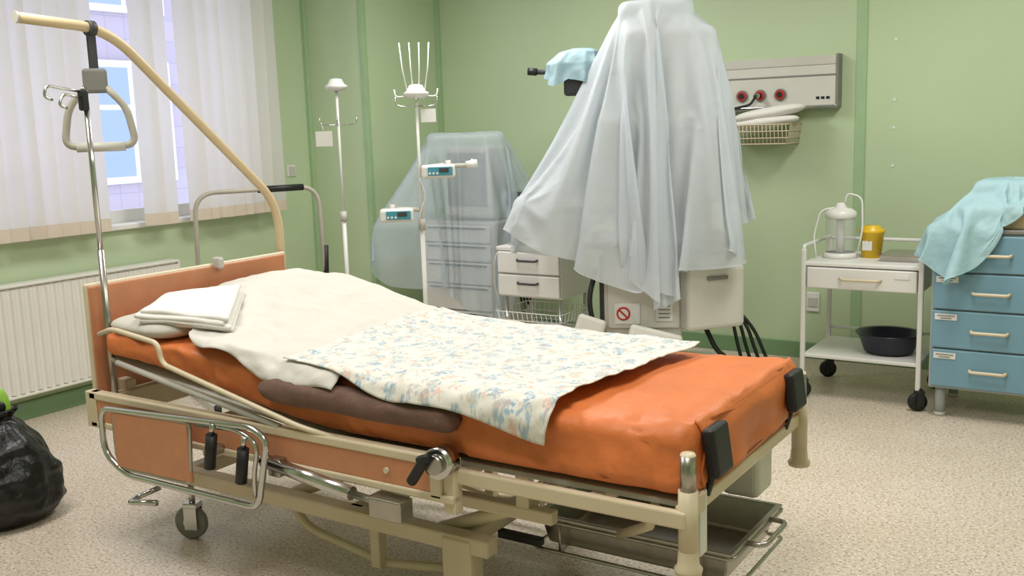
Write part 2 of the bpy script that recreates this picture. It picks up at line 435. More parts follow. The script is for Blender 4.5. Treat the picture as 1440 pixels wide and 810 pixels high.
box('mattress_stop_far',bed,(-.905,2.95,.675),(.035,.11,.12),MBLK,ry=-8,bev=.012,seg=3)
tube('stop_bar_near',bed,[(-.915,2.315,.62),(-.935,2.315,.55)],.01,MBLK)
tube('stop_bar_far',bed,[(-.915,2.95,.62),(-.935,2.95,.55)],.01,MBLK)
for nm,y in(('near',2.33),('far',3.0)):
    bx('base_beam_'+nm,bed,-3.05,-1.62,y-.03,y+.03,.225,.28,MBEIGE,bev=.008)
    bx('base_leg_foot_'+nm,bed,-1.79,-1.68,y-.035,y+.035,.11,.27,MBEIGE,bev=.008)
    bx('sub_frame_'+nm,bed,-2.45,-1.40,y-.02,y+.02,.37,.41,MBEIGE,bev=.006)
    for x in(-2.4,-1.9,-1.5): bx('sub_post_'+nm,bed,x-.022,x+.022,y-.018,y+.018,.39,.52,MBEIGE)
    tube('lift_arm_a_'+nm,bed,[(-2.5,y+.05,.25),(-2.12,y+.05,.42)],.022,MBEIGE)
    tube('lift_arm_b_'+nm,bed,[(-1.85,y+.05,.25),(-1.5,y+.05,.40)],.022,MBEIGE)
    tube('stay_bar_'+nm,bed,[(-2.55,y+.06,.24),(-2.45,y+.06,.13),(-2.1,y+.06,.075),(-1.8,y+.06,.12)],.016,MBEIGE,fil=.05)
    bx('drop_post_'+nm,bed,-2.13,-2.09,y+.02,y+.06,.07,.25,MBEIGE)
    caster('caster_head_'+nm,bed,-3.0,y,.065,MGRY,MCHR,top=.23,rz=20)
    caster('caster_foot_'+nm,bed,-1.74,y,.05,MGRY,MCHR,top=.14,rz=10)
for x in(-3.02,-1.74): bx('base_cross',bed,x-.03,x+.03,2.33,3.0,.225,.275,MBEIGE,bev=.008)
bx('base_cross_mid',bed,-2.2,-2.14,2.33,3.0,.23,.28,MBEIGE,bev=.008)
tube('brake_pedal',bed,[(-3.1,2.28,.2),(-3.16,2.22,.17),(-3.14,2.17,.17),(-3.02,2.2,.18)],.011,MCHR,fil=.02)
cyl('actuator_body',bed,(-2.35,2.12,.475),(-1.98,2.12,.43),.022,MCHR)
cyl('actuator_rod',bed,(-1.98,2.12,.43),(-1.78,2.12,.41),.012,MSTEEL)
box('actuator_mount',bed,(-1.84,2.13,.41),(.12,.06,.06),MSTEEL)
box('actuator_clevis',bed,(-2.30,2.14,.46),(.05,.06,.06),MSTEEL)
box('motor_housing',bed,(-2.1,2.62,.42),(.45,.16,.12),MVENT,bev=.02)
pts=[(-2.85+.16*t/40,2.22+.02*cos(t*.9),.50+.02*sin(t*.9)) for t in range(41)]
tube('coiled_cable',bed,pts,.004,MLG,seg=6)
cyl('joint_disc',bed,(-1.655,2.17,.575),(-1.655,2.115,.575),.045,MCHR)
cyl('joint_ring',bed,(-1.655,2.118,.575),(-1.655,2.10,.575),.028,MSTEEL)
box('joint_lever',bed,(-1.70,2.09,.555),(.03,.03,.10),MBLK,ry=35,bev=.012,seg=3)
box('joint_lever_tip',bed,(-1.675,2.09,.595),(.05,.028,.025),MBLK,ry=-20,bev=.01,seg=3)
bx('joint_post',bed,-1.66,-1.62,2.15,2.19,.42,.58,MBEIGE)
tube('mattress_retainer',bed,[(-3.22,2.17,.80),(-3.1,2.14,.835),(-2.85,2.14,.805),(-2.84,2.14,.735),(-2.2,2.14,.60),(-2.05,2.16,.575)],.009,MBEIGE,fil=.04)
tube('retainer_inner',bed,[(-3.1,2.15,.71),(-2.82,2.15,.665),(-2.3,2.15,.585)],.010,MLG,fil=.04)
gy=2.085
tube('guard_loop',bed,[(-3.13,gy,.555),(-2.36,gy,.592),(-2.29,gy,.56),(-2.35,gy,.325),(-3.02,gy,.325),(-3.13,gy,.39)],.011,MCHR,fil=.05,cyc=True)
tube('guard_second_bar',bed,[(-2.62,gy,.565),(-2.42,gy,.575),(-2.33,gy,.54),(-2.36,gy,.44),(-2.36,gy,.36)],.008,MCHR,fil=.05)
box('guard_panel',bed,(-2.86,gy,.455),(.40,.014,.205),MWOOD,ry=-1,bev=.006)
tube('guard_panel_rim',bed,[(-3.06,gy,.555),(-2.65,gy,.566),(-2.67,gy,.352),(-3.02,gy,.348),(-3.06,gy,.38)],.007,MSTEEL,fil=.03,cyc=True)
for x,z in((-2.545,.50),(-2.40,.475)):
    cyl('guard_grip',bed,(x-.012,gy-.01,z-.07),(x+.01,gy-.01,z+.045),.019,MBLK)
    cyl('guard_grip_rod',bed,(x+.01,gy-.01,z+.045),(x+.018,gy-.01,z+.085),.009,MCHR)
bx('guard_mount_1',bed,-2.60,-2.56,gy,2.15,.46,.49,MSTEEL); bx('guard_mount_2',bed,-2.99,-2.95,gy,2.15,.46,.49,MSTEEL)
tube('lifting_pole',bed,[(-3.35,3.215,.45),(-3.35,3.215,1.19),(-3.35,2.42,1.905),(-3.35,2.06,1.925)],.019,MBEIGE2,fil=.13,seg=16)
cyl('lifting_pole_tip',bed,(-3.35,2.062,1.925),(-3.35,2.055,1.925),.021,MLG)
bx('lifting_pole_socket',bed,-3.38,-3.32,3.18,3.25,.42,.5,MBEIGE)
hx,hy=-3.35,2.345
cyl('strap_clamp',bed,(hx,hy-.014,1.905),(hx,hy+.014,1.905),.028,MDG)
box('strap',bed,(hx,hy,1.83),(.012,.035,.17),MDG,bev=.003)
LH=loc(hx,hy,52)
def P(a,z): return LH(a,-.01,z)
box('strap_block',bed,(hx,hy,1.715),(.085,.05,.09),MGRY,rz=52,bev=.012,seg=3)
tube('trapeze_handle',bed,[P(-.035,1.69),P(-.10,1.62),P(-.125,1.475),P(.125,1.475),P(.10,1.62),P(.035,1.69)],.0135,MHND,fil=.045,seg=14)
tube('trapeze_grip',bed,[P(-.085,1.472),P(.085,1.472)],.018,MLG,seg=14)
cyl('drip_pole_lower',bed,(-3.25,2.23,.50),(-3.25,2.23,1.1),.0125,MSTEEL)
cyl('drip_pole_upper',bed,(-3.25,2.23,1.1),(-3.25,2.23,1.63),.010,MCHR)
box('drip_pole_clamp',bed,(-3.25,2.22,1.64),(.03,.03,.075),MBLK,bev=.008)
tubes('drip_hooks',bed,[(fillet([(-3.25,2.22,1.67),(-3.25,2.14,1.68),(-3.25,2.08,1.69),(-3.25,2.07,1.65),(-3.25,2.10,1.64)],.02),.005),
  (fillet([(-3.25,2.22,1.655),(-3.2,2.15,1.65),(-3.2,2.11,1.66),(-3.2,2.09,1.62),(-3.2,2.12,1.61)],.02),.005),
  (fillet([(-3.25,2.22,1.68),(-3.3,2.26,1.69),(-3.32,2.29,1.68),(-3.32,2.28,1.65)],.02),.005)],MCHR)
XH,XF=-3.26,-.93
yc,hw=2.645,.445
def zt(x): return .752+.055*ss(-2.1,-3.2,x)+.012*ss(-1.3,-.95,x)
def zb(x): return .555+.145*ss(-2.0,-3.25,x)
def hump(x,y):
    A=.02+.085*ss(2.2,2.95,y)-.03*ss(3.0,3.12,y)
    B=ss(-2.15,-2.85,x)*(1-.35*ss(-3.05,-3.28,x))
    return A*B
V=[];F=[];NX=110;NA=84
for i in range(NX+1):
    x=XH+(XF-XH)*i/NX
    e=min(i,NX-i)/3.0; k=1 if e>=1 else (.90+.1*sqrt(1-(1-e)**2))
    zc_=(zt(x)+zb(x))/2; hh=(zt(x)-zb(x))/2
    for a in range(NA):
        th=2*pi*a/NA; c_,s_=cos(th),sin(th); ex=2/5.5
        yy=yc+hw*k*abs(c_)**ex*(1 if c_>=0 else -1)
        z=zc_+hh*k*abs(s_)**ex*(1 if s_>=0 else -1)
        w_=.012*nz(x*1.3,yy*1.5,z*2,5)+.008*nz(x,yy,z,14)-.012*max(0,1-abs(nz(x*2.2+z*3,yy*1.3,z*2,3))*9)
        yy+=w_*(c_); z+=w_*.7*(1 if s_>0 else .3)
        if s_<0 and x>-1.62: yy+= -.012*(1 if c_<0 else -1)
        V.append((x+(.012*nz(yy,z,1,9) if i in(0,NX) else 0),yy,z))
for i in range(NX):
    for a in range(NA): F.append((i*NA+a,i*NA+(a+1)%NA,(i+1)*NA+(a+1)%NA,(i+1)*NA+a))
F.append(tuple(range(NA))[::-1]); F.append(tuple(NX*NA+a for a in range(NA)))
mk('mattress',bed,V,F,MORG)
def ff(u,v):
    yy=2.27+.75*u; d=v*.17
    x=-.948+.028*sin(min(1,v*3)*pi/2)+.014*nz(yy*5,v*2)*v+.008*sin(yy*21)*v
    return (x,yy,.758-d-.006*nz(yy*9,0))
grid('mattress_cover_flap',bed,60,16,ff,MORG,.006)
V=[];F=[];NX=50;NA=28
for i in range(NX+1):
    u=i/NX; x=-2.42+.80*u; k=min(1,sqrt(max(0,1-(1-min(1,u*6))**2))+.05)*min(1,sqrt(max(0,1-(1-min(1,(1-u)*14))**2))+.05)
    for a in range(NA):
        th=2*pi*a/NA
        yy=2.195+.052*k*cos(th)+.006*nz(x,th,0,6); z=.692-.005*u+.043*k*abs(sin(th))**.8*(1 if sin(th)>0 else -1)+.008*nz(x*4,1)
        V.append((x,yy,z))
for i in range(NX):
    for a in range(NA): F.append((i*NA+a,i*NA+(a+1)%NA,(i+1)*NA+(a+1)%NA,(i+1)*NA+a))
mk('brown_quilt',bed,V,F,MBRN)
def surf(x,s,off,wr=.006,dropo=0):
    lim=2.25; top=zt(x)+hump(x,max(s,lim))+off
    w_=wr*(nz(x*1.0,s*1.0,off*9,6)+.6*nz(x,s*1.6,1,15)+1.2*(1-2*abs(nz(x*1.5+s,s-x*.4,2,4)))*.5)
    if s>=lim:
        far=3.07
        if s<=far: return (x,s,top+w_)
        d=s-far; q=min(d/.05,pi/2)
        return (x,far+.05*sin(q)+w_,top-.05*(1-cos(q))-max(0,d-.05*pi/2))
    d=lim-s; R=.07; q=min(d/R,pi/2)
    return (x,lim-R*sin(q)-dropo-w_*1.5,top-R*(1-cos(q))-max(0,d-R*pi/2)+w_)
def fw(u,v):
    x=-3.22+1.15*u
    s0=2.20+.14*ss(-2.72,-2.95,x)-.05*ss(-2.6,-2.4,x)+.01*sin(x*17)
    s=s0+(3.24-s0)*v
    return surf(x,s,.020,.012,.01)
grid('white_sheet',bed,120,100,fw,MSHEET,.003)
def fp(u,v):
    x=-2.34+1.08*u
    s0=2.235-.10*u-.03*ss(.2,.5,u)+.012*sin(u*11)
    s1=3.07-.10*u+.01*sin(u*9)
    x+= (.06*(1-v))*.3*(1-u)-.06*(1-v)*u+.01*sin(v*15)+.03*v*u
    s=s0+(s1-s0)*v
    return surf(x,s,.034,.008,.028)
grid('printed_sheet',bed,150,120,fp,MPAT,.003)
def ellip(name,par,c,r,m,n=3,rz=0,seed=0,wr=.01,NU=48,NVV=24,tilt=0):
    V=[];F=[];e=2/n; cz,sz=cos(radians(rz)),sin(radians(rz))
    sg=lambda t:(1 if t>=0 else -1)
    for j in range(NVV+1):
        ph=-pi/2+pi*j/NVV
        for i in range(NU):
            th=2*pi*i/NU
            cx=abs(cos(ph))**e
            x=r[0]*cx*abs(cos(th))**e*sg(cos(th)); y_=r[1]*cx*abs(sin(th))**e*sg(sin(th)); z=r[2]*abs(sin(ph))**1.0*sg(sin(ph))
            k=1+wr*8*nz(x+seed,y_,z,7)
            x*=k;y_*=k;z*=k; z+=x*tilt
            V.append((c[0]+x*cz-y_*sz,c[1]+x*sz+y_*cz,c[2]+z))
    for j in range(NVV):
        for i in range(NU): F.append((j*NU+i,j*NU+(i+1)%NU,(j+1)*NU+(i+1)%NU,(j+1)*NU+i))
    return mk(name,par,V,F,m)
ellip('pillow',bed,(-3.04,2.62,.83),(.20,.40,.045),MPIL,n=4,seed=3)
ellip('pillow_edge',bed,(-3.05,2.36,.825),(.19,.17,.035),MPIL,n=4,seed=5)
fl=E('folded_linen')
qc=[(-3.02,2.19),(-2.67,2.30),(-2.93,2.60),(-3.18,2.43)]
for k in range(4):
    def fo(u,v,k=k):
        a,b,c_,d=[Vector(q) for q in qc]
        cen=(a+b+c_+d)/4; sh=Vector((.012*sin(k*2.1),.012*cos(k*1.7)))
        p=(a*(1-u)+b*u)*(1-v)+(d*(1-u)+c_*u)*v
        p=cen+(p-cen)*(1-.015*k)+sh
        ed=min(u,1-u,v,1-v)
        return (p.x,p.y,zt(p.x)+hump(p.x,max(2.2,p.y))+.036+.013*k-.008*max(0,1-ed*12)+.006*nz(p.x,p.y,k,8))
    grid('linen_layer',fl,30,30,fo,MFOLD,.011)
tr=E('stainless_tray')
tx0,tx1,ty0,ty1=-1.58,-.96,2.54,2.94
V=[];F=[]
def ring(i,z):
    return [(tx0+i,ty0+i,z),(tx1-i,ty0+i,z),(tx1-i,ty1-i,z),(tx0+i,ty1-i,z)]
for i,z in((-.018,.294),(-.018,.30),(0,.30),(.02,.205),(.025,.20)): V+=ring(i,z)
for k in range(4):
    for a in range(4): F.append((k*4+a,k*4+(a+1)%4,(k+1)*4+(a+1)%4,(k+1)*4+a))
F.append((16,17,18,19))
o=mk('pan',tr,V,F,MSTEEL,False); md=o.modifiers.new('b','BEVEL'); md.width=.008; md.segments=3
md=o.modifiers.new('s','SOLIDIFY'); md.thickness=.003
tube('pan_handle',tr,[(-.955,2.64,.292),(-.89,2.64,.292),(-.89,2.84,.292),(-.955,2.84,.292)],.008,MSTEEL,fil=.03)
rk=[]
for z in(.285,.19): rk.append((fillet([(tx0-.02,ty0-.022,z),(tx1+.02,ty0-.022,z),(tx1+.02,ty1+.022,z),(tx0-.02,ty1+.022,z)],.03,6,True),.006,True))
for x in(-1.5,-1.05): rk.append(([(x,ty0-.02,.285),(x,ty0-.02,.19),(x,ty1+.02,.19),(x,ty1+.02,.285)],.004))
tubes('tray_rack',bed,rk,MSTEEL)
tube('rack_brace_near',bed,[(-1.05,2.25,.52),(-1.09,2.3,.44),(-1.28,2.5,.30)],.014,MBEIGE)
tube('rack_brace_far',bed,[(-1.05,3.05,.52),(-1.09,3.0,.44),(-1.28,2.95,.30)],.014,MBEIGE)
tube('rack_hanger_a',bed,[(-1.56,ty0-.02,.29),(-1.56,ty0-.02,.53)],.008,MBEIGE)
tube('rack_hanger_b',bed,[(-1.56,ty1+.02,.29),(-1.56,ty1+.02,.53)],.008,MBEIGE)
bx('rack_link',bed,-1.72,-1.56,2.50,2.53,.20,.225,MBLK)

# ---------------- push handle frame standing by the window
wf=E('walking_frame')
A=Vector((-4.44,3.69,0));B=Vector((-4.16,4.28,0)); dd=(B-A).normalized(); pp=Vector((-dd.y,dd.x,0))
def W(t,q,z): v=A+dd*t+pp*q; return (v.x,v.y,z)
Lw=(B-A).length
tube('front_hoop',wf,[W(-.06,0,.03),W(-.03,0,1.19),W(Lw+.03,0,1.19),W(Lw+.06,0,.03)],.013,MHND,fil=.12,seg=14)
tube('black_grip',wf,[W(Lw*.5,0,1.19),W(Lw-.06,0,1.19)],.019,MBLK)
tube('leg_sleeve',wf,[W(Lw+.045,0,.6),W(Lw+.055,0,.84)],.018,MBLK)
tube('crossbar',wf,[W(-.045,0,.45),W(Lw+.045,0,.45)],.012,MLG)
for t in(-.06,Lw+.06):
    tube('floor_runner',wf,[W(t,-.25,.03),W(t,.25,.03)],.014,MLG)
    for q in(-.25,.25): cyl('ferrule',wf,W(t,q,0),W(t,q,.05),.02,MBLK)

# ---------------- drip stands
def drip(name,x,y,top,prong):
    e=E(name)
    cyl('pole_lower',e,(x,y,.09),(x,y,1.0),.013,MWHITE); cyl('pole_upper',e,(x,y,1.0),(x,y,top),.008,MWHITE)
    cyl('height_collar',e,(x,y,.96),(x,y,1.02),.02,MLG)
    for k in range(5):
        a=2*pi*k/5+.3; ex,ey=x+.27*cos(a),y+.27*sin(a)
        tube('base_leg',e,[(x,y,.1),(x+.05*cos(a),y+.05*sin(a),.095),(ex,ey,.065)],.012,MWHITE)
        caster('base_caster',e,ex,ey,.024,MBLK,MGRY,top=.07,rz=degrees(a))
    lathe('bottle_cup',e,(x,y,top),[(.012,-.02),(.045,-.02),(.065,.0),(.068,.01),(.05,.02),(.035,.05),(.0,.055)],MWHITE)
    c,s=cos(radians(37)),sin(radians(37))
    if prong:
        l=[]
        for k in(-1.5,-.5,.5,1.5):
            l.append(([(x+k*.03*c,y+k*.03*s,top+.01),(x+k*.045*c,y+k*.045*s,top+.14),(x+k*.052*c,y+k*.052*s,top+.27)],.0035))
        for sg in(-1,1):
            l.append((fillet([(x,y,top+.0),(x+sg*.09*c,y+sg*.09*s,top-.01),(x+sg*.11*c,y+sg*.11*s,top-.005),(x+sg*.115*c,y+sg*.115*s,top+.03)],.02),.004))
        tubes('prongs',e,l,MWHITE)
    z=top-(.22 if not prong else .06)
    l=[]
    for sg in(-1,1):
        l.append((fillet([(x,y,z),(x+sg*.08*c,y+sg*.08*s,z),(x+sg*.11*c,y+sg*.11*s,z+.01),(x+sg*.11*c,y+sg*.11*s,z+.05)],.02),.004))
        l.append((fillet([(x,y,z),(x-sg*.05*s,y+sg*.05*c,z),(x-sg*.07*s,y+sg*.07*c,z+.04)],.02),.004))
    tubes('hooks',e,l,MCHR)
    return e,c,s
e1,c,s=drip('drip_stand',-4.18,4.55,1.76,False)
box('tag',e1,(-4.18-.09*c,4.55-.09*s,1.46),(.1,.003,.09),MVENT,rz=37,bev=0)
tube('tag_string',e1,[(-4.18-.09*c,4.55-.09*s,1.50),(-4.18-.1*c,4.55-.1*s,1.55)],.002,MWHITE)
x,y=-3.35,4.26
e2,c,s=drip('drip_stand.001',x,y,1.68,True)
box('tag',e2,(x+.06*c,y+.06*s,1.57),(.08,.003,.07),MPAPER,rz=37,bev=0)
L2=loc(x,y,37)
def pump(nm,a,z,sg):
    box(nm+'_body',e2,L2(a,-.05,z),(.18,.10,.07),MWHITE,rz=37,bev=.015,seg=3)
    box(nm+'_face',e2,L2(a+.01,-.102,z+.002),(.13,.008,.045),MSCR,rz=37,bev=.003)
    box(nm+'_screen',e2,L2(a+.03,-.108,z+.008),(.05,.006,.024),MDG,rz=37,bev=.002)
    for k in range(3): cyl(nm+'_key',e2,L2(a-.045+k*.02,-.104,z-.008),L2(a-.045+k*.02,-.11,z-.008),.006,MPAPER)
    cyl(nm+'_clamp',e2,L2(sg*.01,-.0,z+.02),L2(sg*.14,-.0,z+.03),.012,MLG)
    cyl(nm+'_knob',e2,L2(sg*.14,0,z+.03),L2(sg*.17,0,z+.032),.024,MLG)
pump('pump_a',.10,1.275,1); pump('pump_b',-.13,1.05,-1)
tube('pump_arm',e2,[L2(.16,0,1.30),L2(.27,-.02,1.30),L2(.29,-.02,1.33)],.012,MLG)
cyl('pump_arm_knob',e2,L2(.25,-.03,1.30),L2(.31,-.03,1.31),.022,MWHITE)
tube('line',e2,[L2(.0,-.02,1.24),L2(.03,-.06,1.15),L2(-.01,-.06,1.05),L2(0,-.02,.95)],.003,MPAPER,fil=.03,seg=6)

# ---------------- covered drawer trolley
ct=E('equipment_trolley')
X0,X1,Y0,Y1=-4.08,-3.52,5.2,5.68
bx('carcass',ct,X0,X1,Y0,Y1,.14,.90,MLG,bev=.01)
for k,(z0,z1) in enumerate(((.16,.32),(.33,.49),(.50,.64),(.65,.76),(.77,.88))):
    bx('drawer',ct,X0+.02,X1-.02,Y0-.018,Y0,z0,z1,MWHITE,bev=.006)
    bx('drawer_pull',ct,X0+.05,X1-.05,Y0-.026,Y0-.016,z1-.022,z1-.012,MDG)
for x in(X0+.06,X1-.06):
    for y in(Y0+.06,Y1-.06): caster('trolley_caster',ct,x,y,.045,MBLK,MGRY,top=.14)
bx('monitor',ct,X0+.12,X1-.06,5.28,5.55,.92,1.38,MLG,bev=.02); bx('monitor_screen',ct,X0+.16,X1-.10,5.272,5.28,1.0,1.34,MGRY)
bx('side_unit',ct,X1,X1+.14,5.4,5.62,.62,1.08,MDG,bev=.02)
cb=[]
for k in range(5):
    a=X1+.04+.02*k
    cb.append((fillet([(a,5.42,1.0-.05*k),(a+.06,5.36,.8-.05*k),(a+.02,5.36,.55),(a+.05,5.38,.3+.03*k)],.12,8),.008))
tubes('cables',ct,cb,MBLK,8)
LD=loc(-3.84,5.26,37)
cloth('blue_dust_sheet',LD,[(-180,1.22),(-160,1.14),(-140,1.22),(-115,1.14),(-95,1.22),(-76,1.44),(-55,1.05),(-25,.94),(0,1.02),(45,.9),(90,.8),(140,.9),(180,1.22)],1.46,80,MNWB,.10,2.0,ox=.07)
collider(LD(.07,.03,1.0),(.46,.30,.90),37)
collider(LD(-.33,-.10,.5),(.36,.32,.84),37)
collider(LD(.36,.08,.7),(.22,.28,.84),37)
collider((-3.80,5.43,.5),(.60,.54,.86),0)

# ---------------- small instrument trolley
it=E('instrument_trolley')
X0,X1,Y0,Y1=-3.29,-2.86,4.90,5.26
bx('top',it,X0-.01,X1+.01,Y0-.01,Y1,.775,.80,MWHITE,bev=.006)
bx('case',it,X0,X1,Y0,Y1,.50,.775,MWHITE,bev=.006)
for z0,z1 in((.51,.635),(.645,.77)):
    bx('drawer',it,X0+.005,X1-.005,Y0-.02,Y0,z0,z1,MWHITE,bev=.006)
    tube('handle',it,[((X0+X1)/2-.07,Y0-.02,(z0+z1)/2+.02),((X0+X1)/2-.06,Y0-.04,(z0+z1)/2+.015),((X0+X1)/2+.06,Y0-.04,(z0+z1)/2+.015),((X0+X1)/2+.07,Y0-.02,(z0+z1)/2+.02)],.007,MDG,fil=.01)
for x in(X0+.03,X1-.03):
    for y in(Y0+.03,Y1-.03):
        cyl('leg',it,(x,y,.08),(x,y,.5),.012,MCHR); caster('wheel',it,x,y,.035,MBLK,MGRY,top=.1)
l=[]
bx0,bx1,by0,by1=X0+.0,X1+.02,Y0-.06,Y1-.05
for z,o in((.42,0),(.37,.01),(.32,.02),(.30,.025)): l.append((fillet([(bx0+o,by0+o,z),(bx1-o,by0+o,z),(bx1-o,by1-o,z),(bx0+o,by1-o,z)],.03,5,True),.003,True))
for k in range(13):
    x=bx0+.03+(bx1-bx0-.06)*k/12; l.append(([(x,by0,.42),(x,by0+.025,.30),(x,by1-.025,.30),(x,by1,.42)],.002))
for k in range(9):
    y=by0+.03+(by1-by0-.06)*k/8; l.append(([(bx0,y,.42),(bx0+.025,y,.30),(bx1-.025,y,.30),(bx1,y,.42)],.002))
tubes('wire_basket',it,l,MWHITE,6)
tubes('leads',it,[(fillet([(-3.26,5.0,.82),(-3.2,4.93,.83),(-3.1,4.95,.815),(-3.0,5.05,.82),(-3.1,5.2,.83)],.08,8),.006),
 (fillet([(-3.28,5.1,.85),(-3.2,5.0,.87),(-3.05,4.98,.82),(-2.95,5.0,.83)],.08,8),.006),
 (fillet([(-3.25,4.98,.81),(-3.3,4.88,.76),(-3.31,4.88,.55),(-3.27,4.9,.40)],.06,8),.005)],MLG,8)
box('lead_block',it,(-3.15,5.05,.83),(.14,.10,.05),MLG,rz=20,bev=.015)

# ---------------- anesthesia machine
am=E('anesthesia_machine'); LM=loc(-2.3,4.85,25)
def mb(nm,a0,a1,b0,b1,z0,z1,m,**k):
    c_=LM((a0+a1)/2,(b0+b1)/2,(z0+z1)/2); return box(nm,am,c_,(a1-a0,b1-b0,z1-z0),m,rz=25+k.pop('r',0),**k)
mb('base_plate',-.32,.42,-.28,.32,.10,.20,MLG,bev=.03)
mb('cabinet_body',-.22,.18,-.22,.28,.20,.88,MLG,bev=.015)
mb('front_panel',-.20,.17,-.235,-.215,.44,.86,MVENT,bev=.01)
mb('work_surface',-.30,.42,-.28,.28,.86,.90,MGRY,bev=.01)
mb('gas_unit',-.16,.34,-.12,.26,.90,1.45,MLG,bev=.02)
mb('ventilator',-.12,.32,-.12,.18,1.45,1.80,MLG,bev=.02)
mb('monitor',-.06,.28,-.10,.10,1.80,1.93,MLG,bev=.02)
mb('monitor_stub',-.08,.16,-.05,.08,1.93,2.05,MLG,bev=.02)
mb('breathing_arm',-.60,-.16,-.06,.0,1.02,1.06,MGRY,bev=.02)
mb('vertical_hose_slot',-.245,-.20,-.20,-.1,.35,.82,MDG,bev=.01)
mb('drawer_box',.10,.44,-.24,.14,.43,.76,MVENT,r=28,bev=.025,seg=3)
mb('drawer_box_lid',.11,.41,-.23,.12,.765,.82,MGRY,r=28,bev=.015)
q=LM(.27,-.05,0)
LB=loc(q[0],q[1],53)
box('drawer_pull',am,LB(0,-.196,.70),(.12,.012,.02),MGRY,rz=53)
box('foot_wedge_left',am,LM(-.30,-.30,.43),(.15,.12,.17),MVENT,rz=25,ry=18,rx=-15,bev=.02,seg=3)
box('foot_wedge_right',am,LM(.03,-.34,.37),(.27,.14,.16),MVENT,rz=25,ry=14,rx=-20,bev=.02,seg=3)
box('foot_stem_left',am,LM(-.28,-.24,.27),(.06,.08,.2),MLG,rz=25); box('foot_stem_right',am,LM(.03,-.26,.25),(.08,.08,.16),MLG,rz=25)
q2=LM(-.12,-.243,.52);q3=LM(-.12,-.246,.52)
box('label_plate',am,LM(-.10,-.238,.52),(.13,.006,.11),MPAPER,rz=25,bev=.001)
cyl('prohibition_ring',am,LM(-.12,-.240,.52),LM(-.12,-.244,.52),.036,MRED); cyl('prohibition_inner',am,q2,q3,.026,MPAPER)
box('prohibition_bar',am,LM(-.12,-.248,.52),(.06,.003,.009),MRED,rz=25,ry=45,bev=0)
box('rating_label',am,LM(.09,-.238,.55),(.085,.006,.14),MPAPER,rz=25,bev=.001)
for k in range(6): box('label_line',am,LM(.09,-.243,.60-.02*k),(.06,.003,.005),MGRY,rz=25,bev=0)
for a,b in((-.26,-.22),(.36,-.22),(-.26,.26),(.36,.26)):
    q=LM(a,b,0); caster('machine_caster',am,q[0],q[1],.05,MBLK,MGRY,top=.12)
hs=[]
for k in range(4):
    hs.append((fillet([LM(.32+.03*k,.06,.55),LM(.44+.04*k,-.02,.50-.03*k),LM(.50+.045*k,.05,.22),LM(.58+.05*k,.15,.02),LM(.8,.35+.05*k,.012)],.15,8),.010))
hs.append((fillet([LM(.30,-.1,.43),LM(.36,-.12,.3),LM(.42,-.1,.25),LM(.5,0,.02)],.1,8),.014))
hs.append((fillet([LM(-.26,-.2,.75),LM(-.30,-.27,.6),LM(-.27,-.27,.45),LM(-.22,-.25,.3)],.1,8),.014))
tubes('hoses',am,hs,MBLK,8)
tube('support_arm',am,[LM(-.05,.1,1.75),LM(-.45,.15,1.78),LM(-.58,.15,1.785)],.014,MDG,fil=.03)
cyl('arm_knob',am,LM(-.58,.15,1.785),LM(-.63,.15,1.79),.02,MBLK)
box('arm_display',am,LM(-.34,.12,1.72),(.18,.10,.14),MDG,rz=25,bev=.015)
LA=loc(*LM(-.40,.13,0)[:2],25)
drape('blue_cover_cloth',None,LA,[(1.90,.02,.12,-.03,.03),(1.88,-.05,.16,-.08,.08),(1.82,-.12,.18,-.11,.1),(1.65,-.15,.18,-.12,.12)],
 [(-180,1.76),(-150,1.72),(-120,1.70),(-95,1.74),(-60,1.70),(-20,1.72),(60,1.72),(180,1.76)],MBLUED,folds=5,amp=.022,seed=1,NT=110,NV=28)
cloth('dust_sheet',LM,[(-180,1.60),(-165,1.48),(-145,1.46),(-127,1.60),(-112,1.42),(-95,1.68),(-70,1.50),(-48,1.52),(-25,1.38),(-5,1.40),(30,1.3),(90,1.25),(140,1.35),(180,1.60)],2.115,114,MNW,.09,.4,ox=.03)
collider(LM(.06,.02,1.5),(.34,.18,1.18),25)
collider(LM(.12,.02,1.43),(.44,.32,1.04),25)
collider(LM(.08,.02,1.2),(.60,.46,.64),25)
collider(LM(-.42,-.08,.90),(.50,.26,.42),25)
collider(LM(.07,0,.72),(.74,.60,.40),25)
collider(LM(.27,-.05,.62),(.36,.38,.40),53)

# ---------------- gas outlet panel
gp=E('medical_gas_panel')
bx('housing',gp,-2.75,-1.64,YB-.08,YB,1.56,1.85,MVENT,bev=.008)
bx('end_cap',gp,-1.645,-1.63,YB-.088,YB,1.55,1.86,MGRY)
bx('top_strip',gp,-2.75,-1.645,YB-.086,YB-.078,1.80,1.852,MLG); bx('mid_groove',gp,-2.75,-1.645,YB-.084,YB-.079,1.735,1.745,MGRY)
bx('bottom_rail',gp,-2.75,-1.64,YB-.09,YB-.02,1.545,1.565,MCHR)
for x in(-2.215,-2.10,-1.975):
    f=YB-.08
    cyl('outlet_bezel',gp,(x,f,1.635),(x,f-.012,1.635),.036,MGRY); cyl('outlet_ring',gp,(x,f-.01,1.635),(x,f-.022,1.635),.028,MRED)
    cyl('outlet_core',gp,(x,f-.02,1.635),(x,f-.03,1.635),.017,MBLK)
cyl('plug',gp,(-2.10,YB-.10,1.635),(-2.10,YB-.17,1.63),.015,MCHR)
for k in range(3): bx('maker_mark',gp,-1.76+.03*k,-1.74+.03*k,YB-.083,YB-.079,1.60,1.615,MNAVY,bev=0)
tubes('cords',gp,[(fillet([(-2.10,YB-.17,1.63),(-2.12,YB-.2,1.58),(-2.30,YB-.15,1.55),(-2.37,YB-.12,1.42),(-2.42,YB-.1,1.2)],.08,8),.008)],MBLK,8)
